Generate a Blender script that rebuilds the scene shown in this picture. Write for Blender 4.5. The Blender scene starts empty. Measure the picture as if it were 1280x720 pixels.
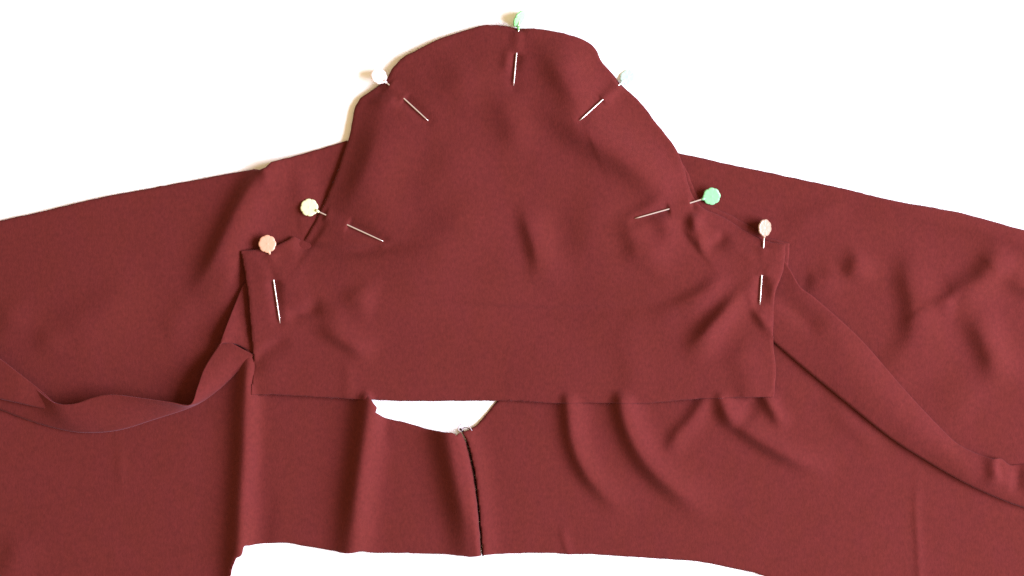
import bpy, math
import numpy as np
from mathutils import Vector

# ------------------------------------------------------------------ camera, light, exposure
S = 0.00045                      # metres per photo pixel
MM = 0.001
scene = bpy.context.scene
C = scene.collection

def W(px, py, z=0.0):            # photo-plan position -> world (z in metres)
    return ((px - 640) * S, (360 - py) * S, z)

CAM_H = 2.2
cam_d = bpy.data.cameras.new('camera')
cam = bpy.data.objects.new('camera', cam_d)
C.objects.link(cam)
cam.location = (0, 0, CAM_H)
cam_d.sensor_width = 36
cam_d.lens = 36 * CAM_H / (1280 * S)
cam_d.clip_start = 0.05
cam_d.clip_end = 50
scene.camera = cam

world = bpy.data.worlds.new('World')
scene.world = world
world.use_nodes = True
bg = world.node_tree.nodes['Background']
bg.inputs['Color'].default_value = (1.0, 0.72, 0.40, 1)
bg.inputs['Strength'].default_value = 0.92

# soft window light from the right, slightly from below the frame
wl = bpy.data.lights.new('window_light', 'AREA')
wl.shape = 'RECTANGLE'
wl.size = 1.9
wl.size_y = 1.5
wl.energy = 262
wl.color = (0.95, 0.95, 1.24)
wlo = bpy.data.objects.new('window_light', wl)
C.objects.link(wlo)
az, el, dist = math.radians(-5), math.radians(32), 2.6
wlo.location = (dist * math.cos(el) * math.cos(az), dist * math.cos(el) * math.sin(az), dist * math.sin(el))
wlo.rotation_euler = (Vector((0, 0, 0)) - wlo.location).to_track_quat('-Z', 'Y').to_euler()

scene.view_settings.view_transform = 'Standard'
scene.view_settings.look = 'None'
scene.view_settings.exposure = 0.0
scene.view_settings.gamma = 1.0
scene.render.engine = 'CYCLES'

# ------------------------------------------------------------------ materials
def fabric_mat(name, col, dark=0.82):
    m = bpy.data.materials.new(name)
    m.use_nodes = True
    nt = m.node_tree
    b = nt.nodes['Principled BSDF']
    b.inputs['Roughness'].default_value = 0.9
    b.inputs['Specular IOR Level'].default_value = 0.1
    b.inputs['Sheen Weight'].default_value = 0.10
    b.inputs['Sheen Roughness'].default_value = 0.45
    b.inputs['Sheen Tint'].default_value = (1.0, 0.55, 0.65, 1)
    tc = nt.nodes.new('ShaderNodeTexCoord')
    mp = nt.nodes.new('ShaderNodeMapping')
    mp.inputs['Scale'].default_value = (1, 0.55, 1)
    nt.links.new(tc.outputs['Object'], mp.inputs['Vector'])
    fine = nt.nodes.new('ShaderNodeTexNoise')
    fine.inputs['Scale'].default_value = 900
    fine.inputs['Detail'].default_value = 3
    fine.inputs['Roughness'].default_value = 0.7
    nt.links.new(mp.outputs['Vector'], fine.inputs['Vector'])
    mid = nt.nodes.new('ShaderNodeTexNoise')
    mid.inputs['Scale'].default_value = 420
    mid.inputs['Detail'].default_value = 4
    nt.links.new(tc.outputs['Object'], mid.inputs['Vector'])
    add = nt.nodes.new('ShaderNodeMath'); add.operation = 'ADD'
    nt.links.new(fine.outputs['Fac'], add.inputs[0])
    nt.links.new(mid.outputs['Fac'], add.inputs[1])
    ramp = nt.nodes.new('ShaderNodeMapRange')
    ramp.inputs['From Min'].default_value = 0.6
    ramp.inputs['From Max'].default_value = 1.4
    ramp.inputs['To Min'].default_value = dark
    ramp.inputs['To Max'].default_value = 2 - dark
    nt.links.new(add.outputs[0], ramp.inputs['Value'])
    mul = nt.nodes.new('ShaderNodeVectorMath'); mul.operation = 'SCALE'
    mul.inputs[0].default_value = col
    nt.links.new(ramp.outputs['Result'], mul.inputs['Scale'])
    hue = nt.nodes.new('ShaderNodeTexNoise')
    hue.inputs['Scale'].default_value = 75
    hue.inputs['Detail'].default_value = 2
    nt.links.new(mp.outputs['Vector'], hue.inputs['Vector'])
    hr = nt.nodes.new('ShaderNodeValToRGB')
    hr.color_ramp.elements[0].position = 0.35; hr.color_ramp.elements[0].color = (0.99, 1.0, 0.95, 1)
    hr.color_ramp.elements[1].position = 0.65; hr.color_ramp.elements[1].color = (1.0, 0.99, 1.05, 1)
    nt.links.new(hue.outputs['Fac'], hr.inputs['Fac'])
    mm = nt.nodes.new('ShaderNodeVectorMath'); mm.operation = 'MULTIPLY'
    nt.links.new(mul.outputs[0], mm.inputs[0]); nt.links.new(hr.outputs['Color'], mm.inputs[1])
    nt.links.new(mm.outputs[0], b.inputs['Base Color'])
    bump = nt.nodes.new('ShaderNodeBump')
    bump.inputs['Strength'].default_value = 0.5
    bump.inputs['Distance'].default_value = 0.0003
    nt.links.new(fine.outputs['Fac'], bump.inputs['Height'])
    nt.links.new(bump.outputs['Normal'], b.inputs['Normal'])
    return m

FABRIC = fabric_mat('maroon_jersey', (0.082, 0.0120, 0.0097))
THREAD = fabric_mat('dark_maroon_thread', (0.030, 0.004, 0.006))

def simple_mat(name, col, rough=0.5, metal=0.0, trans=0.0, sub=0.0, noise=0.0):
    m = bpy.data.materials.new(name)
    m.use_nodes = True
    nt = m.node_tree
    b = nt.nodes['Principled BSDF']
    b.inputs['Roughness'].default_value = rough
    b.inputs['Metallic'].default_value = metal
    b.inputs['Transmission Weight'].default_value = trans
    if sub:
        b.inputs['Subsurface Weight'].default_value = sub
        b.inputs['Subsurface Radius'].default_value = (0.002, 0.002, 0.002)
        b.inputs['Subsurface Scale'].default_value = 1.0
    n = nt.nodes.new('ShaderNodeTexNoise')
    n.inputs['Scale'].default_value = 60
    n.inputs['Detail'].default_value = 3
    tc = nt.nodes.new('ShaderNodeTexCoord')
    nt.links.new(tc.outputs['Object'], n.inputs['Vector'])
    r = nt.nodes.new('ShaderNodeMapRange')
    r.inputs['To Min'].default_value = 1 - noise
    r.inputs['To Max'].default_value = 1.0
    nt.links.new(n.outputs['Fac'], r.inputs['Value'])
    mul = nt.nodes.new('ShaderNodeVectorMath'); mul.operation = 'SCALE'
    mul.inputs[0].default_value = col
    nt.links.new(r.outputs['Result'], mul.inputs['Scale'])
    nt.links.new(mul.outputs[0], b.inputs['Base Color'])
    return m

TABLE = simple_mat('white_table_top', (0.93, 0.93, 0.92), rough=0.6, noise=0.02)
NICKEL = simple_mat('pin_wire', (0.60, 0.52, 0.46), rough=0.22, metal=0.6, noise=0.05)
GREYTHREAD = simple_mat('grey_thread', (0.35, 0.30, 0.32), rough=0.8, noise=0.1)

# ------------------------------------------------------------------ small numeric tools
def catmull(pts, n=10, closed=False):
    p = np.asarray(pts, float)
    if closed:
        q = np.vstack([p[-1], p, p[0], p[1]])
    else:
        q = np.vstack([2 * p[0] - p[1], p, 2 * p[-1] - p[-2]])
    out = []
    t = np.linspace(0, 1, n, endpoint=False)[:, None]
    for i in range(1, len(q) - 2):
        p0, p1, p2, p3 = q[i - 1], q[i], q[i + 1], q[i + 2]
        out.append(0.5 * (2 * p1 + (p2 - p0) * t + (2 * p0 - 5 * p1 + 4 * p2 - p3) * t ** 2
                          + (3 * p1 - p0 - 3 * p2 + p3) * t ** 3))
    if not closed:
        out.append(q[-2][None])
    return np.vstack(out)

def seg_dist(P, A, B):
    """min distance of points P to segments A-B: returns dist, param 0..1 along whole chain, side sign, closest"""
    best = np.full(len(P), 1e9); par = np.zeros(len(P)); side = np.ones(len(P))
    near = np.zeros((len(P), 2))
    L = np.hypot(*(B - A).T); cum = np.concatenate([[0], np.cumsum(L)]); tot = cum[-1]
    for k in range(len(A)):
        d = B[k] - A[k]; l2 = d @ d
        if l2 < 1e-9: continue
        t = np.clip(((P - A[k]) @ d) / l2, 0, 1)
        c = A[k] + t[:, None] * d
        e = P - c
        dd = np.hypot(e[:, 0], e[:, 1])
        m = dd < best
        best[m] = dd[m]
        par[m] = (cum[k] + t[m] * L[k]) / tot
        cr = d[0] * e[:, 1] - d[1] * e[:, 0]
        side[m] = np.sign(cr[m] + 1e-12)
        near[m] = c[m]
    return best, par, side, near

LDIR = np.array([0.99, 0.1])

def fold(P, H, pts, sd, sl, A, ends=(0.0, 0.0)):
    """pts: centre of the slope that faces away from the window; crest lies beyond it towards the window"""
    c = catmull(pts, 6)
    r = 3.0 * max(sd, sl) + sd
    m = ((P[:, 0] > c[:, 0].min() - r) & (P[:, 0] < c[:, 0].max() + r) &
         (P[:, 1] > c[:, 1].min() - r) & (P[:, 1] < c[:, 1].max() + r))
    idx = np.nonzero(m)[0]
    if len(idx) == 0: return
    a, b = c[:-1], c[1:]
    tng = (b - a).sum(0)
    nrm = np.array([-tng[1], tng[0]])
    flip = 1.0 if nrm @ LDIR > 0 else -1.0
    d, t, side, _ = seg_dist(P[idx], a, b)
    d = d * side * flip
    x = d - sd * 0.7
    e0, e1 = ends
    g = sstep(0, 0.42, t); q = sstep(0, 0.42, 1 - t)
    k = (e0 + (1 - e0) * g) * (e1 + (1 - e1) * q)
    amp = 1.08 * A * k
    s = np.where(x < 0, sd, sl) * (1 + 0.45 * (1 - k))     # creases fan out and fade towards their ends
    prof = np.exp(-(x / s) ** 2)
    H[idx] += amp * prof

def vnoise(P, scale, seed):
    rng = np.random.RandomState(seed)
    G = rng.rand(128, 128) * 2 - 1
    u = P[:, 0] / scale + 31.3; v = P[:, 1] / scale + 17.7
    i = np.floor(u).astype(int); j = np.floor(v).astype(int)
    fu = u - i; fv = v - j
    fu = fu * fu * fu * (fu * (fu * 6 - 15) + 10); fv = fv * fv * fv * (fv * (fv * 6 - 15) + 10)
    i %= 127; j %= 127
    return ((G[i, j] * (1 - fu) + G[i + 1, j] * fu) * (1 - fv) + (G[i, j + 1] * (1 - fu) + G[i + 1, j + 1] * fu) * fv)

def sstep(a, b, x):
    t = np.clip((x - a) / (b - a), 0, 1)
    return t * t * (3 - 2 * t)

def outline_smooth(segs):
    """segs: list of (points, smooth?) joined end to end -> closed polyline with fine wobble of a cut edge"""
    out = []
    for pts, sm in segs:
        q = catmull(pts, 8) if sm else np.asarray(pts, float)
        out.append(q if not out else q[0 if np.hypot(*(q[0] - out[-1][-1])) > 0.5 else 1:])
    o = np.vstack(out)
    if np.hypot(*(o[0] - o[-1])) < 0.5: o = o[:-1]
    # resample every 4 px
    res = []
    for k in range(len(o)):
        a, b = o[k], o[(k + 1) % len(o)]
        n = max(1, int(np.hypot(*(b - a)) // 4))
        for i in range(n):
            res.append(a + (b - a) * i / n)
    res = np.array(res)
    res += np.stack([vnoise(res * 1.0, 7, 5), vnoise(res * 1.0, 7, 6)], 1) * 0.45
    return res

def inside(P, poly):
    a = poly; b = np.roll(poly, -1, 0)
    c = np.zeros(len(P), bool)
    for k in range(len(a)):
        y0, y1 = a[k, 1], b[k, 1]
        if y0 == y1: continue
        m = (P[:, 1] > min(y0, y1)) & (P[:, 1] <= max(y0, y1))
        x = a[k, 0] + (P[m, 1] - y0) / (y1 - y0) * (b[k, 0] - a[k, 0])
        idx = np.nonzero(m)[0]
        c[idx[P[idx, 0] < x]] ^= True
    return c

def link_mesh(name, verts, faces, mat, parent=None, smooth=True):
    me = bpy.data.meshes.new(name)
    me.from_pydata([tuple(v) for v in verts], [], [tuple(f) for f in faces])
    if smooth:
        me.polygons.foreach_set('use_smooth', [True] * len(me.polygons))
    me.materials.append(mat)
    me.update()
    o = bpy.data.objects.new(name, me)
    C.objects.link(o)
    if parent: o.parent = parent
    return o

def cloth(name, poly, hfun, step, mat, parent=None, thick=0.45, edge_round=0.45, blur=2.3, post=None):
    x0, y0 = poly.min(0) - step; x1, y1 = poly.max(0) + step
    nx = int((x1 - x0) / step) + 2; ny = int((y1 - y0) / step) + 2
    gx = x0 + np.arange(nx) * step; gy = y0 + np.arange(ny) * step
    X, Y = np.meshgrid(gx, gy, indexing='ij')
    P = np.stack([X.ravel(), Y.ravel()], 1)
    cc = P.reshape(nx, ny, 2)[:-1, :-1].reshape(-1, 2) + step / 2
    inc = inside(cc, poly).reshape(nx - 1, ny - 1)
    cnt = np.zeros((nx, ny), int)
    for dx in (0, 1):
        for dy in (0, 1):
            cnt[dx:nx - 1 + dx, dy:ny - 1 + dy] += inc
    used = (cnt > 0).ravel(); bnd = ((cnt > 0) & (cnt < 4)).ravel()
    A, B = poly, np.roll(poly, -1, 0)
    bi = np.nonzero(bnd)[0]
    _, _, _, near = seg_dist(P[bi], A, B)
    P[bi] = near
    ui = np.nonzero(used)[0]
    remap = -np.ones(nx * ny, int); remap[ui] = np.arange(len(ui))
    G = np.stack([X.ravel(), Y.ravel()], 1)
    deg = seg_dist(G, A[::3], np.roll(A[::3], -1, 0))[0]
    out = ~inside(G, poly)
    HG = hfun(G, np.where(out, 0, deg)).reshape(nx, ny)
    sig = blur / step; rk = int(3 * sig) + 1
    ker = np.exp(-0.5 * (np.arange(-rk, rk + 1) / sig) ** 2); ker /= ker.sum()
    HG = np.pad(HG, rk, mode='edge')
    HG = sum(kv * HG[i:i + nx, :] for i, kv in enumerate(ker))
    HG = sum(kv * HG[:, i:i + ny] for i, kv in enumerate(ker))
    Q = P[ui]
    de = deg[ui]; de[remap[bi]] = 0
    H = HG.ravel()[ui]
    if post: H = post(Q, H)
    H = H - edge_round * np.exp(-(de / 2.2) ** 2)
    I, J = np.nonzero(inc)
    f = np.stack([remap[I * ny + J], remap[I * ny + J + 1], remap[(I + 1) * ny + J + 1], remap[(I + 1) * ny + J]], 1)
    V = np.stack([(Q[:, 0] - 640) * S, (360 - Q[:, 1]) * S, H * MM], 1)
    me = bpy.data.meshes.new(name)
    me.vertices.add(len(V)); me.vertices.foreach_set('co', V.ravel())
    me.loops.add(f.size); me.loops.foreach_set('vertex_index', f.ravel().astype(np.int32))
    me.polygons.add(len(f))
    me.polygons.foreach_set('loop_start', (np.arange(len(f)) * 4).astype(np.int32))
    me.polygons.foreach_set('use_smooth', np.ones(len(f), bool))
    me.update(calc_edges=True); me.validate()
    me.materials.append(mat)
    o = bpy.data.objects.new(name, me)
    C.objects.link(o)
    if parent: o.parent = parent
    sol = o.modifiers.new('thickness', 'SOLIDIFY')
    sol.thickness = thick * MM
    sol.offset = -1
    return o

def tube(name, pts, rad, mat, parent=None, nseg=8, taper_end=False):
    pts = [Vector(p) for p in pts]
    verts, faces = [], []
    n = len(pts)
    up = Vector((0.13, 0.21, 1)).normalized()
    for i, p in enumerate(pts):
        t = (pts[min(i + 1, n - 1)] - pts[max(i - 1, 0)]).normalized()
        a = t.cross(up)
        if a.length < 1e-3: a = t.cross(Vector((1, 0, 0)))
        a.normalize(); b = a.cross(t)
        r = rad[i] if isinstance(rad, (list, tuple)) else rad
        for k in range(nseg):
            an = 2 * math.pi * k / nseg
            verts.append(p + a * (r * math.cos(an)) + b * (r * math.sin(an)))
    for i in range(n - 1):
        for k in range(nseg):
            k2 = (k + 1) % nseg
            faces.append((i * nseg + k, i * nseg + k2, (i + 1) * nseg + k2, (i + 1) * nseg + k))
    faces.append(tuple(range(nseg - 1, -1, -1)))
    faces.append(tuple((n - 1) * nseg + k for k in range(nseg)))
    return link_mesh(name, verts, faces, mat, parent)

# ------------------------------------------------------------------ pins: plan geometry first, the sleeve cloth is shaped round them
# head centre, where the wire enters, comes out, tip
PINS = [
 dict(key='green', head=(649, 24), a=(648, 40), b=(645, 67), tip=(642, 108), hz=1.5),
 dict(key='white', head=(474, 96), a=(487, 107), b=(505, 124), tip=(536, 152), hz=1.0),
 dict(key='aqua', head=(785, 97), a=(773, 107), b=(753, 125), tip=(724, 152), hz=1.0),
 dict(key='cream', head=(387, 259.5), a=(408, 269), b=(434, 282), tip=(480, 302), hz=1.5),
 dict(key='mint', head=(889, 245.5), a=(862, 254), b=(836, 262), tip=(793, 273.5), hz=1.5),
 dict(key='peach', head=(335, 305), a=(338, 318), b=(343, 350), tip=(351, 404), hz=1.5),
 dict(key='beige', head=(955, 285), a=(953.5, 310), b=(951, 344), tip=(949, 381), hz=2.0),
]

# ------------------------------------------------------------------ table
v = [(-3, -3, 0), (3, -3, 0), (3, 3, 0), (-3, 3, 0), (-3, -3, -0.03), (3, -3, -0.03), (3, 3, -0.03), (-3, 3, -0.03)]
tb = link_mesh('table', v, [(0, 1, 2, 3), (7, 6, 5, 4), (0, 4, 5, 1), (1, 5, 6, 2), (2, 6, 7, 3), (3, 7, 4, 0)], TABLE, smooth=False)
tb['label'] = 'plain bright white table top under the maroon fabric'
tb['kind'] = 'structure'

# ------------------------------------------------------------------ sleeve outline and surface
SLEEVE = outline_smooth([
 ([(315, 493), (317, 470), (317.5, 443)], False),
 ([(317.5, 443), (314, 400), (311, 365), (307, 340), (302, 314)], True),
 ([(302, 314), (320, 312), (343, 308)], False),
 ([(343, 308), (358, 301), (368, 296), (379, 303)], True),
 ([(379, 303), (388, 288), (401, 263), (415, 233), (427, 200), (436, 174), (440, 155), (444, 135), (450, 124)], True),
 ([(450, 124), (462, 115), (474, 107), (484, 99)], True),
 ([(484, 99), (491, 86), (503, 73), (522, 63), (545, 51), (575, 40), (605, 32), (628, 32), (650, 36), (668, 36), (690, 39), (712, 44), (731, 51), (744, 61), (752, 77), (765, 92), (776, 106)], True),
 ([(776, 106), (790, 118), (803, 131), (820, 154), (836, 174), (847, 191), (855, 212), (862, 237), (870, 252), (882, 262), (905, 272), (925, 285), (948, 298)], True),
 ([(948, 298), (965, 303), (981, 305)], False),
 ([(981, 305), (980, 325), (976, 345), (968, 366), (966, 395), (966, 430), (969, 460), (967, 496)], True),
 ([(967, 496), (900, 497), (850, 500), (800, 504), (740, 503), (700, 504), (640, 501), (560, 501), (500, 501), (460, 499), (400, 496), (350, 493), (315, 493)], True),
])

def h_sleeve(P, de):
    x, y = P[:, 0], P[:, 1]
    cap = 1 - sstep(330, 430, y)
    H = 3.2 + 4.6 * (1 - np.exp(-(de / 48) ** 1.5)) * cap + 0.9 * (1 - cap)
    # left edge of the wrist-side band stands off the folds below it
    H += 3.6 * np.exp(-((x - 305) / 50) ** 2) * np.exp(-((y - 350) / 110) ** 2)
    H += 2.0 * np.exp(-((x - 975) / 30) ** 2) * np.exp(-((y - 340) / 60) ** 2)
    H += 0.8 * vnoise(P, 90, 11) + 0.14 * vnoise(P, 38, 12)
    F = lambda q, sd, sl, A, **k: fold(P, H, q, sd, sl, A * 1.5, **k)
    # cap, left side
    F([(474, 128), (462, 165), (450, 205), (432, 245), (414, 272)], 19, 42, 2.9, ends=(.3, .3))
    F([(470, 116), (480, 124), (498, 118)], 7, 9, 1.1)
    F([(560, 150), (545, 200), (500, 260)], 30, 35, 1.3)
    # under the top pin
    F([(640, 52), (630, 75), (632, 100)], 7, 20, .9)
    F([(612, 100), (618, 135), (634, 170), (652, 205)], 20, 26, 1.9)
    F([(575, 60), (560, 100), (545, 140)], 24, 34, 1.3)
    # long diagonal fold right of centre
    F([(662, 52), (680, 80), (698, 108), (716, 136), (728, 160)], 18, 30, 3.0, ends=(.2, .2))
    F([(640, 112), (668, 140), (705, 168), (750, 196), (795, 226), (830, 256), (850, 282)], 19, 30, 4.2, ends=(.0, .3))
    F([(820, 130), (840, 180), (852, 230)], 20, 12, 1.0)
    F([(795, 250), (810, 270), (828, 287), (850, 300)], 12, 14, 1.8)
    # short upright crease in the middle
    F([(644, 245), (650, 266), (654, 284), (661, 308), (667, 336), (660, 360)], 10, 22, 2.3, ends=(.0, .0))
    F([(605, 190), (575, 250), (525, 300), (460, 330)], 26, 42, 1.5)
    F([(500, 330), (600, 350), (700, 352), (790, 345), (850, 318)], 16, 26, -1.1)
    F([(700, 240), (715, 290), (722, 350)], 26, 34, 1.1)
    F([(765, 268), (777, 290), (787, 316), (782, 342)], 15, 26, 2.0)
    F([(845, 270), (820, 300), (790, 330)], 14, 18, 1.0)
    # dimple by the mint pin
    F([(868, 262), (862, 278), (868, 296)], 7, 9, 2.6, ends=(.2, .5))
    F([(878, 302), (895, 298), (906, 286)], 5, 9, -1.4)
    F([(896, 312), (925, 320), (950, 332)], 7, 10, .7)
    # crease at the underarm level, left
    F([(382, 303), (410, 309), (440, 310), (480, 305), (530, 303)], 5, 9, -1.5, ends=(1, .0))
    # horizontal crease across
    F([(480, 368), (540, 374), (600, 381), (680, 384), (760, 383), (830, 376), (875, 366)], 4, 9, -1.15)
    F([(480, 374), (560, 386), (640, 390), (720, 391), (800, 387), (860, 375)], 14, 26, -.9)
    # right corner
    F([(938, 350), (912, 372), (886, 400), (866, 424), (846, 448)], 10, 15, 3.6, ends=(.3, .0))
    F([(908, 330), (880, 356), (838, 378), (800, 390)], 8, 14, 1.2)
    F([(905, 340), (880, 362), (840, 380)], 12, 14, 1.2)
    F([(938, 382), (945, 398), (962, 418)], 6, 10, 1.8, ends=(.4, .4))
    F([(968, 342), (962, 362), (958, 385)], 7, 9, 1.2)
    F([(900, 440), (920, 465), (925, 490)], 16, 22, .9, ends=(0, 1))
    # left corner
    F([(350, 392), (375, 386), (404, 378)], 6, 10, -1.5)
    F([(425, 360), (440, 380), (470, 392)], 14, 20, 1.4)
    F([(388, 400), (404, 416), (432, 434), (470, 455)], 10, 16, 2.3)
    F([(316, 452), (326, 438), (344, 426), (366, 418)], 5, 12, -1.1, ends=(1, 0))
    F([(398, 366), (386, 385), (384, 402)], 10, 14, -1.0)
    F([(428, 440), (430, 470), (430, 498)], 8, 8, .35, ends=(0, 1))
    F([(752, 420), (775, 445), (780, 490)], 18, 26, .6, ends=(0, 1))
    # weave the cloth over and under each straight pin
    return H

def pin_lines():
    for p in PINS:
        a, t = np.array(p['a'], float), np.array(p['tip'], float)
        q = np.array([a, t])
        h = h_sleeve(q, seg_dist(q, SLEEVE, np.roll(SLEEVE, -1, 0))[0])
        p['za'], p['zt'] = h[0] + 0.2, h[1] + 0.2
pin_lines()
def weave(P, H):
    for p in PINS:
        a, t, b = (np.array(p[k], float) for k in ('a', 'tip', 'b'))
        L = np.hypot(*(t - a)); u = (t - a) / L
        s = (P - a) @ u; n = (P - a) @ np.array([-u[1], u[0]])
        sb = (b - a) @ u
        zl = p['za'] + (p['zt'] - p['za']) * s / L
        hid = sstep(-3, 1.5, s) * (1 - sstep(sb - 1.5, sb + 3, s))
        off = -0.80 + 1.5 * hid
        along = np.exp(-(np.clip(-s, 0, None) / 7) ** 2) * np.exp(-(np.clip(s - L, 0, None) / 7) ** 2)
        w = np.exp(-(n / 7.5) ** 2) * along
        H = H * (1 - w) + (zl + off) * w
    return H

def tuck(P, H, lim=1.9):   # the body lies flatter where the sleeve rests on it
    w = sstep(503, 478, P[:, 1]) * sstep(308, 330, P[:, 0])
    return H * (1 - w) + np.minimum(H, lim) * w

# ------------------------------------------------------------------ the garment body under the sleeve
body = bpy.data.objects.new('garment_body', None)
C.objects.link(body)
body.location = (0, 0, 0)
body['label'] = 'wide maroon jersey garment body spread on the white table beneath the pinned sleeve'
body['category'] = 'garment'

# part: lower left panel (up to the seam)
LOWL = outline_smooth([
 ([(-90, 470), (-90, 790), (262, 790)], False),
 ([(262, 790), (280, 748), (288, 722), (292, 706), (296, 697), (303, 693), (306, 683), (313, 681), (345, 678.5), (362, 679), (385, 683), (410, 687), (435, 691), (452, 689), (470, 691), (500, 691), (540, 692), (575, 694), (590, 695.5), (601.5, 694)], True),
 ([(601.5, 694), (600, 670), (597.5, 640), (595, 615), (592, 590), (588, 572), (582, 551), (576, 540)], True),
 ([(576, 540), (570, 543.5), (567, 541), (540, 537), (510, 529), (481, 522)], True),
 ([(481, 522), (470, 515), (472, 509), (465, 500)], False),
 ([(465, 500), (450, 470), (430, 440), (300, 430), (180, 470), (-90, 470)], False),
])
def h_lowl(P, de):
    x, y = P[:, 0], P[:, 1]
    H = np.full(len(P), 1.4) + 0.45 * vnoise(P, 110, 21) + 0.06 * vnoise(P, 40, 22)
    F = lambda q, sd, sl, A, **k: fold(P, H, q, sd * 1.05, sl, A * 1.18, **k)
    F([(306, 440), (299, 500), (297, 560), (293, 620), (291, 670), (287, 722)], 14, 12, 5.6, ends=(1, 1))
    F([(456, 470), (450, 520), (443, 570), (435, 630), (427, 700)], 15, 17, 6.6, ends=(1, .7))
    F([(545, 520), (552, 560), (562, 610), (573, 660), (579, 710)], 17, 20, 6.4, ends=(1, .45))
    F([(147, 545), (147, 580), (149, 625)], 5, 5, .3)
    F([(20, 660), (10, 690), (-10, 730)], 14, 22, 1.2)
    F([(475, 508), (476, 530), (474, 560)], 5, 8, -1.0, ends=(1, 0))
    F([(330, 600), (325, 650), (322, 690)], 10, 10, -.6, ends=(0, 1))
    H = tuck(P, H)
    # seam valley
    sx = np.interp(y, [535, 572, 615, 650, 694], [576, 589, 596, 600, 604])
    H += 1.0 * np.exp(-((x - sx + 5) / 6) ** 2)
    H -= 2.6 * np.exp(-((x - sx) / 2.6) ** 2)
    H *= 1 - 0.55 * sstep(470, 430, y)
    return np.maximum(H, 0.75)
cloth('body_panel', LOWL, h_lowl, 2.0, FABRIC, body)

# part: lower right panel
LOWR = outline_smooth([
 ([(577.5, 540), (584, 551), (590, 572), (594, 590), (597, 615), (599.5, 640), (602, 670), (604, 694)], True),
 ([(604, 694), (620, 692.5), (645, 691.5), (690, 691), (703, 692.5), (740, 693), (790, 696), (850, 700), (880, 703), (905, 708), (935, 714), (955, 720), (985, 731), (1030, 752), (1080, 790)], True),
 ([(1080, 790), (1370, 790), (1370, 610), (1240, 590), (1150, 540), (1060, 470), (1000, 400), (960, 380), (700, 400), (660, 440)], False),
 ([(660, 440), (640, 475), (620, 502.5), (605, 521), (597, 530), (588, 536), (577.5, 540)], False),
])
def h_lowr(P, de):
    x, y = P[:, 0], P[:, 1]
    H = np.full(len(P), 1.5) + 0.5 * vnoise(P, 110, 31) + 0.06 * vnoise(P, 40, 32)
    F = lambda q, sd, sl, A, **k: fold(P, H, q, sd, sl, A * 1.3, **k)
    F([(700, 460), (704, 510), (710, 555), (728, 595), (760, 628), (796, 652)], 9, 16, 3.4, ends=(1, .0))
    F([(768, 460), (770, 510), (782, 550), (806, 588), (845, 622), (900, 658)], 11, 19, 4.3, ends=(1, .0))
    F([(876, 495), (860, 520), (842, 540), (832, 562), (828, 580)], 8, 13, 2.0, ends=(1, 0))
    F([(892, 480), (897, 505), (908, 528), (938, 550), (972, 570), (1012, 587), (1050, 596)], 9, 15, 3.6, ends=(1, .0))
    F([(945, 480), (955, 503), (966, 522), (984, 541)], 7, 9, 2.3, ends=(1, .0))
    F([(905, 535), (925, 520), (935, 505)], 8, 10, -1.0, ends=(0, 1))
    F([(1143, 590), (1142, 640), (1145, 690), (1147, 740)], 2.5, 5, .55, ends=(.2, 1))
    F([(698, 655), (703, 675), (708, 694)], 3, 6, .5, ends=(0, 1))
    F([(1020, 500), (1060, 540), (1110, 575)], 12, 14, .9)
    H = tuck(P, H)
    sx = np.interp(y, [535, 572, 615, 650, 694], [578, 590.5, 597.5, 601, 605])
    H += 3.3 * np.exp(-((x - sx + 3) / 16) ** 2)
    return np.maximum(H, 0.75)
cloth('body_panel', LOWR, h_lowr, 2.0, FABRIC, body)

# part: upper left panel
UPL = outline_smooth([
 ([(-90, 296), (0, 276), (60, 262.5), (130, 246), (200, 233), (260, 222), (318, 211.5)], True),
 ([(318, 211.5), (326, 212.5), (333, 209.5), (340, 203)], False),
 ([(340, 203), (365, 196), (400, 186), (434, 176)], True),
 ([(434, 176), (480, 200), (480, 330), (330, 460), (250, 525), (160, 520), (75, 530), (-90, 500)], False),
])
def h_upl(P, de):
    x, y = P[:, 0], P[:, 1]
    H = np.full(len(P), 2.0) + 0.5 * vnoise(P, 120, 41) + 0.07 * vnoise(P, 45, 42)
    F = lambda *a, **k: fold(P, H, *a, **k)
    F([(322, 212), (306, 232), (291, 258), (276, 290), (262, 320), (246, 350), (225, 380)], 13, 30, 6.0, ends=(1, .0))
    F([(325, 212), (330, 220), (326, 235)], 4, 6, .9, ends=(1, 0))
    F([(366, 200), (368, 230), (372, 262)], 12, 18, 1.5, ends=(.4, .3))
    F([(180, 330), (135, 365), (85, 395), (40, 440)], 24, 36, 2.0)
    F([(55, 400), (50, 430), (48, 450)], 14, 20, 1.1)
    F([(-5, 370), (2, 400), (10, 430)], 18, 22, 1.2)
    F([(235, 360), (215, 385), (190, 400)], 18, 22, .9)
    F([(285, 310), (282, 335), (272, 370)], 10, 12, .8)
    H -= 1.2 * sstep(440, 500, y)
    # goes under the sleeve flat
    return np.maximum(H, 0.75)
cloth('body_panel', UPL, h_upl, 2.0, FABRIC, body)

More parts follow.
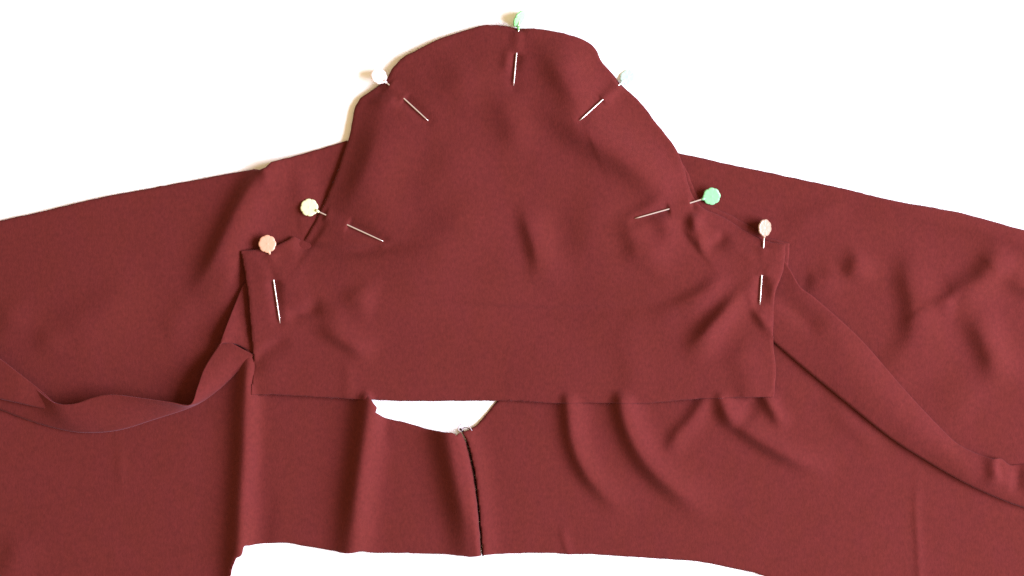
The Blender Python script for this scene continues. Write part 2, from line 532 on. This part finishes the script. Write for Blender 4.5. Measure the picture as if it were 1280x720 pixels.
# part: upper right panel
UPR = outline_smooth([
 ([(835, 189), (851, 192), (880, 198), (905, 204), (950, 213.5), (1000, 224), (1060, 237), (1085, 243.5), (1125, 252.5), (1190, 264), (1230, 274), (1280, 288), (1370, 312)], True),
 ([(1370, 312), (1370, 610), (1270, 600), (1200, 575), (1110, 490), (1050, 440), (990, 380), (930, 360), (835, 300), (835, 189)], False),
])
def h_upr(P, de):
    x, y = P[:, 0], P[:, 1]
    H = np.full(len(P), 1.7) + 0.5 * vnoise(P, 110, 51) + 0.07 * vnoise(P, 40, 52)
    F = lambda q, sd, sl, A, **k: fold(P, H, q, sd * 1.4, sl * 1.25, A * 1.4, **k)
    F([(968, 272), (1010, 262), (1065, 246)], 8, 14, .9)
    F([(1030, 275), (1090, 274), (1150, 279), (1210, 291), (1275, 311), (1330, 330)], 10, 16, 1.9, ends=(.0, 1))
    F([(1002, 342), (1030, 342), (1045, 330)], 9, 12, 1.5)
    F([(1074, 306), (1061, 330), (1057, 360)], 9, 16, 2.2)
    F([(1146, 292), (1134, 318), (1126, 348), (1132, 385), (1128, 430), (1108, 465)], 11, 26, 2.9)
    F([(1256, 298), (1240, 316), (1218, 342), (1190, 358), (1164, 376)], 11, 18, 3.6, ends=(.1, .2))
    F([(1163, 368), (1172, 384), (1195, 392)], 9, 12, 1.6)
    F([(1196, 380), (1206, 400), (1220, 428), (1232, 458), (1240, 495)], 11, 17, 3.3, ends=(.1, .0))
    F([(1248, 345), (1262, 358), (1290, 370), (1320, 374)], 8, 12, 2.4, ends=(.3, 1))
    F([(1085, 440), (1105, 470), (1120, 500)], 16, 20, .9)
    F([(1160, 470), (1180, 510), (1210, 540)], 22, 30, .9)
    H -= 1.0 * np.exp(-((x - 1005) / 25) ** 2) * np.exp(-((y - 350) / 30) ** 2)
    return np.maximum(H, 0.75)
cloth('body_panel', UPR, h_upr, 2.0, FABRIC, body)

# part: seam allowance of the armhole that peeps out under the sleeve edge on the right
ARM = outline_smooth([
 ([(840, 200), (850, 203), (859, 214), (867, 236), (876, 250), (893, 260), (915, 270), (938, 283), (955, 295), (972, 300), (987, 304)], True),
 ([(987, 304), (985, 335), (960, 345), (900, 320), (850, 280), (840, 200)], False),
])
def h_arm(P, de):
    return 2.7 + 0.3 * vnoise(P, 30, 61) + 0 * de
cloth('armhole_edge', ARM, h_arm, 2.0, FABRIC, body)

# parts: the narrow turned-back strips
def strip(name, lower, upper, zl, zu, prof, nu=260, nv=26, seed=1, ridges=()):
    lo, up = catmull(lower, 16), catmull(upper, 16)
    def res(c, n):
        L = np.concatenate([[0], np.cumsum(np.hypot(*np.diff(c, axis=0).T))]); t = np.linspace(0, L[-1], n)
        return np.stack([np.interp(t, L, c[:, 0]), np.interp(t, L, c[:, 1])], 1)
    lo, up = res(lo, nu), res(up, nu)
    u = np.linspace(0, 1, nu)
    ZL = np.interp(u, *zip(*zl)); ZU = np.interp(u, *zip(*zu)); PR = np.interp(u, *zip(*prof))
    k = np.ones(11) / 11
    sm = lambda a: np.convolve(np.pad(a, 5, mode='edge'), k, 'valid')
    ZL, ZU, PR = sm(ZL), sm(ZU), sm(PR)
    # first rows roll under the lower fold
    rows = [(0.06, 0.10), (0.015, 0.35), (0.0, 0.7)]
    V = []
    for (v, zf) in rows:
        V.append((lo + (up - lo) * v, np.maximum(ZL * zf, .6)))
    for j in range(nv):
        v = (j + 0.6) / (nv - 0.4)
        z = ZL + (ZU - ZL) * v + PR * math.sin(math.pi * min(1, v)) + 0.5 * (1 - math.exp(-v * 12))
        P = lo + (up - lo) * v
        z = z + 0.25 * vnoise(P, 28, seed) 
        for (pts, sd, sl, A) in ridges:
            z = z.copy(); fold(P, z, pts, sd, sl, A, ends=(.6, .0))
        V.append((P, z))
    nr = len(V)
    verts = []
    for P, z in V:
        for i in range(nu):
            verts.append(((P[i, 0] - 640) * S, (360 - P[i, 1]) * S, z[i] * MM))
    faces = [(j * nu + i, (j + 1) * nu + i, (j + 1) * nu + i + 1, j * nu + i + 1) for j in range(nr - 1) for i in range(nu - 1)]
    o = link_mesh(name, verts, faces, FABRIC, body)
    s_ = o.modifiers.new('thickness', 'SOLIDIFY'); s_.thickness = 0.45 * MM; s_.offset = 0
    return o

strip('facing_strip',
      [(-80, 470), (-30, 497), (0, 511), (40, 526), (80, 537), (112, 540.5), (150, 537), (190, 525), (243, 507), (272, 488), (295, 467), (310, 453), (319, 444)],
      [(-80, 395), (-30, 430), (0, 449), (25, 468), (50, 488), (72, 503), (95, 504), (120, 496), (143, 492.5), (180, 497), (215, 502), (240, 505), (249, 483), (258, 458), (280, 423)],
      [(0, 3), (.5, 3.2), (.72, 3.6), (.9, 4.0), (1, 4.2)],
      [(0, 4.5), (.2, 5), (.32, 6.5), (.42, 11), (.55, 11.5), (.70, 13), (.82, 12), (.92, 8), (1, 4.8)],
      [(0, 1.2), (.3, .5), (.5, 1.4), (.72, .3), (.85, 1.6), (1, .5)], seed=71,
      ridges=[([(-30, 488), (10, 499), (45, 506), (68, 512)], 5, 12, -1.0)])
strip('facing_strip',
      [(-80, 478), (-30, 490), (0, 497.5), (25, 503), (45, 507.5), (60, 510.5), (70, 510.5)],
      [(-80, 392), (-30, 427), (0, 446), (25, 465), (50, 485), (66, 499), (73, 505)],
      [(0, 7), (.7, 7.5), (1, 6.8)], [(0, 8), (.7, 8.5), (1, 7)], [(0, .5), (1, .1)], nu=110, seed=75)
strip('facing_strip',
      [(330, 452), (325, 448), (319, 444), (310, 438), (295, 430), (279, 428)],
      [(330, 343), (323, 346), (315, 350), (306, 355), (300, 366), (285, 405), (276, 431)],
      [(0, 3), (.5, 4), (.7, 4.6), (1, 7.2)], [(0, 3.2), (.5, 4.4), (.7, 6), (1, 8.0)], [(0, 0), (1, .6)], nu=90, seed=72,
      ridges=[([(312, 372), (314, 400), (312, 430)], 8, 10, -1.0)])
strip('facing_strip',
      [(930, 395), (948, 412), (965, 426), (1000, 456), (1050, 497), (1110, 545), (1155, 574), (1200, 600), (1240, 619), (1280, 634), (1370, 660)],
      [(960, 300), (975, 318), (987, 337), (1000, 359), (1020, 374), (1075, 424), (1130, 487), (1175, 535), (1200, 557), (1235, 572), (1250, 573), (1262, 581), (1285, 581), (1370, 598)],
      [(0, 3.5), (.3, 4.6), (.6, 4.2), (1, 3.5)],
      [(0, 3.2), (.12, 4.6), (.2, 4.2), (.4, 2.8), (.6, 2.3), (.8, 3), (1, 2)],
      [(0, .4), (.15, -.2), (.3, 2.0), (.6, 2.6), (.8, 2.2), (1, 1.4)], seed=73, nu=320, nv=36,
      ridges=[([(960, 375), (985, 392), (1010, 412), (1030, 425)], 10, 16, -2.0),
              ([(1236, 560), (1234, 585), (1240, 612)], 10, 6, 2.6),
              ([(1266, 570), (1264, 600), (1262, 625)], 9, 9, -1.8)])

# part: overlocked seam running down between the lower panels
sp = catmull([(575, 536), (580, 541), (584, 552), (589, 572), (593, 590), (596, 615), (598.5, 640), (601, 668), (603, 694.5)], 22)
pts = []
for i, p in enumerate(sp):
    wob = math.sin(i * 0.9) * 0.45 + math.sin(i * 0.37) * 0.5
    pts.append(W(p[0] + wob, p[1], (1.25 + 0.25 * math.sin(i * 1.3)) * MM))
rad = [(0.5 + 0.13 * math.sin(i * 1.9)) * MM for i in range(len(pts))]
seam = tube('seam', pts, rad, THREAD, body)
# part: curl of loose thread ends at the top of the seam
pts = [W(590, 538, .0030), W(586, 532, .0042), W(580, 529, .0048), W(574, 532, .0046), W(573, 537, .0036), W(577, 539, .003), W(578, 534, .004), W(575, 528, .0052), W(577, 524, .0058)]
cp = catmull(pts, 6)
tube('thread_end', [tuple(p) for p in cp], 0.00022, GREYTHREAD, body, nseg=6)
cp = catmull([W(592, 541, .002), W(587, 536, .0032), W(581, 534, .0034), W(577, 537, .0028)], 6)
tube('thread_end', [tuple(p) for p in cp], 0.00022, THREAD, body, nseg=6)

# ------------------------------------------------------------------ the sleeve
def h_sleeve_over(P, de):
    H = h_sleeve(P, de)
    m = np.nonzero((P[:, 1] > 440) & (P[:, 0] > 290))[0]
    Q = P[m]; z = np.zeros(len(Q))
    U = np.where(Q[:, 0] < 560, h_lowl(Q, z), h_lowr(Q, z)) + 0.8
    U = U * sstep(440, 480, Q[:, 1]) * np.maximum(sstep(478, 455, Q[:, 0]), sstep(625, 650, Q[:, 0]))
    H[m] = 0.5 * (H[m] + U + np.sqrt((H[m] - U) ** 2 + 0.8))
    return H
sl = cloth('sleeve_piece', SLEEVE, h_sleeve_over, 1.5, FABRIC, post=weave)
sl['label'] = 'maroon jersey sleeve piece with a rounded cap pinned over the garment body'
sl['category'] = 'fabric piece'
cp = catmull([W(622, 28.5, .0035), W(627, 31, .0045), W(631, 29.5, .0048), W(635, 33, .0045)], 5)
tube('thread_end', [tuple(p) for p in cp], 0.00012, GREYTHREAD, sl, nseg=5)

def fibres(name, line, z, n, parent, seed):
    rng = np.random.RandomState(seed)
    c = catmull(line, 12); verts = []; faces = []
    seg = np.hypot(*np.diff(c, axis=0).T); cum = np.concatenate([[0], np.cumsum(seg)])
    for i in range(n):
        t = rng.rand() * cum[-1]
        k = min(np.searchsorted(cum, t), len(c) - 1); k = max(k, 1)
        p = c[k - 1] + (c[k] - c[k - 1]) * ((t - cum[k - 1]) / max(seg[k - 1], 1e-6))
        tg = (c[k] - c[k - 1]) / max(seg[k - 1], 1e-6); nm = np.array([-tg[1], tg[0]])
        ln = rng.uniform(.6, 2.0) if rng.rand() > .05 else rng.uniform(2, 4.5)
        d = nm * ln * rng.choice([-1, 1]) + tg * rng.normal(0, .8 * ln)
        bend = tg * rng.normal(0, .35 * ln)
        q = [p - d * .3, p + d * .4 + bend, p + d]
        w = 0.09
        base = len(verts)
        for j, a in enumerate(q):
            dn = np.array([-d[1], d[0]]) / (np.hypot(*d) + 1e-6) * w
            zz = z * MM + (0, .0003, .0001)[j]
            verts += [W(*(a + dn), zz), W(*(a - dn), zz), W(*a, zz + .0001)]
        for j in range(2):
            b = base + 3 * j
            faces += [(b, b + 1, b + 4, b + 3), (b + 1, b + 2, b + 5, b + 4), (b + 2, b, b + 3, b + 5)]
    o = link_mesh(name, verts, faces, FABRIC, parent)
    o['kind'] = 'stuff'
fibres('edge_fuzz', [(316, 493), (400, 496), (460, 499), (500, 501), (560, 501), (640, 501), (700, 504), (800, 504), (900, 497), (967, 496)], 3.6, 420, sl, 3)
fibres('edge_fuzz', [(450, 124), (484, 99), (503, 73), (545, 51), (605, 32), (650, 36), (712, 44), (744, 61), (776, 106), (820, 154), (847, 191)], 2.9, 260, sl, 4)
fibres('edge_fuzz', [(313, 681), (362, 679), (410, 687), (470, 691), (575, 694), (640, 691.5), (703, 692.5), (790, 696), (880, 703), (955, 720)], 1.2, 420, body, 5)
fibres('edge_fuzz', [(0, 276), (60, 262.5), (130, 246), (200, 233), (260, 222), (318, 211.5)], 1.8, 150, body, 6)
fibres('edge_fuzz', [(851, 192), (905, 204), (1000, 224), (1060, 237), (1125, 252.5), (1190, 264), (1280, 288)], 1.5, 200, body, 7)
fibres('edge_fuzz', [(481, 522), (510, 529), (540, 537), (570, 543), (588, 536), (605, 521), (620, 503)], 1.6, 90, body, 8)

# ------------------------------------------------------------------ pins
LOOK = {
 'green': dict(col=(0.18, 0.46, 0.17), r=11.5, tilt=64, roll=28, sub=.3, label='pin with light green flower head, almost edge on, at the top of the sleeve cap'),
 'white': dict(col=(0.70, 0.60, 0.55), r=10.5, tilt=26, roll=0, sub=.3, label='pin with white flat flower head on the upper left curve of the sleeve cap'),
 'aqua': dict(col=(0.50, 0.74, 0.70), r=10.5, tilt=-22, roll=10, sub=.3, label='pin with pale aqua flower head on the upper right curve of the sleeve cap'),
 'cream': dict(col=(0.56, 0.60, 0.34), r=11.2, tilt=8, roll=0, sub=.2, label='pin with pale yellow flower head at the left underarm of the sleeve'),
 'mint': dict(col=(0.18, 0.46, 0.22), r=11.2, tilt=18, roll=0, sub=.2, label='pin with mint green flower head lying on maroon fabric right of the sleeve'),
 'peach': dict(col=(0.50, 0.27, 0.17), r=11.2, tilt=10, roll=0, sub=.2, label='pin with peach orange flower head at the left corner of the sleeve'),
 'beige': dict(col=(0.30, 0.20, 0.135), r=11.0, tilt=40, roll=0, sub=.2, label='pin with beige oval flower head at the right corner of the sleeve'),
}
def flower_head(name, mat, parent, r_px):
    r = r_px * S; th = 0.0007
    NA, lob = 80, 8
    rings = [(0.0, 1.0), (0.10, 1.05), (0.2, 1.0), (0.45, 1.0), (0.7, 1.03), (0.88, 1.05), (0.96, .85), (1.0, 0.35)]
    verts = []; faces = []
    def ring(rr, zz, sgn):
        for i in range(NA):
            a = 2 * math.pi * i / NA
            sc = 1 - 0.075 * (abs(math.sin(a * lob / 2)) ** 0.7 < 0.35) * 0 - 0.08 * (1 - abs(math.sin(a * lob / 2 + 0.0)) ** 0.6)
            groove = 1 - 0.07 * (1 - abs(math.sin(a * lob / 2)) ** 0.5) * (0.3 < rr < 0.97)
            verts.append((r * rr * sc * math.cos(a), r * rr * sc * math.sin(a), sgn * th * zz * groove))
    tops = rings[1:]
    verts.append((0, 0, th * 1.25)); verts.append((0, 0, -th))
    for rr, zz in tops: ring(rr, zz, 1)
    nt_ = len(tops)
    for rr, zz in reversed(tops): ring(rr, zz * 0.8, -1)
    N = nt_ * 2
    for i in range(NA):
        faces.append((0, 2 + i, 2 + (i + 1) % NA))
        for k in range(N - 1):
            a = 2 + k * NA
            faces.append((a + i, a + NA + i, a + NA + (i + 1) % NA, a + (i + 1) % NA))
        b = 2 + (N - 1) * NA
        faces.append((1, b + (i + 1) % NA, b + i))
    return link_mesh(name, verts, faces, mat, parent)

for p in PINS:
    lk = LOOK[p['key']]
    a, t, hd = (np.array(p[k], float) for k in ('a', 'tip', 'head'))
    L = np.hypot(*(t - a))
    def zat(q):
        s = (np.array(q) - a) @ (t - a) / L
        return (p['za'] + (p['zt'] - p['za']) * s / L) * MM
    # head end of the wire: from the entry towards the head, dipping or rising a little with it
    zh = zat(hd) + p['hz'] * MM * 0.4
    e = bpy.data.objects.new('sewing_pin', None)
    C.objects.link(e)
    e.location = W(t[0], t[1], zat(t))
    e['label'] = lk['label']; e['category'] = 'pin'
    e['group'] = 'flower head pins holding the sleeve'
    org = Vector(e.location)
    P0 = Vector(W(hd[0], hd[1], zh)); P1 = Vector(W(a[0], a[1], zat(a))); P2 = Vector(W(t[0], t[1], zat(t)))
    path = [P0, P0.lerp(P1, .5), P1, P1.lerp(P2, .33), P1.lerp(P2, .66), P1.lerp(P2, .92), P2]
    R = 0.00041
    tube('shaft', [q - org for q in path], [R, R, R, R, R, R * .85, R * .3], NICKEL, e, nseg=10)
    m = simple_mat(p['key'] + '_plastic', lk['col'], rough=0.28, sub=0, noise=0.06)
    h = flower_head('flower_head', m, e, lk['r'])
    d = (P0 - P1); d.z = 0
    ang = math.atan2(d.y, d.x) + math.radians(lk['roll']) * (-1 if p['key'] == 'aqua' else 1) * (-1 if p['key'] == 'green' else 1)
    from mathutils import Matrix
    h.matrix_local = Matrix.Translation(P0 - org) @ Matrix.Rotation(ang, 4, 'Z') @ Matrix.Rotation(math.radians(lk['tilt']), 4, 'X') @ Matrix.Rotation(math.pi / 8 * .5, 4, 'Z')
    # collar where the wire runs into the head
    c0 = P0 + (P1 - P0).normalized() * lk['r'] * S * 0.8
    c1 = P0 + (P1 - P0).normalized() * lk['r'] * S * 1.22
    tube('collar', [c0 - org, c0.lerp(c1, .6) - org, c1 - org], [0.0011, 0.0008, 0.00055], m, e, nseg=10)
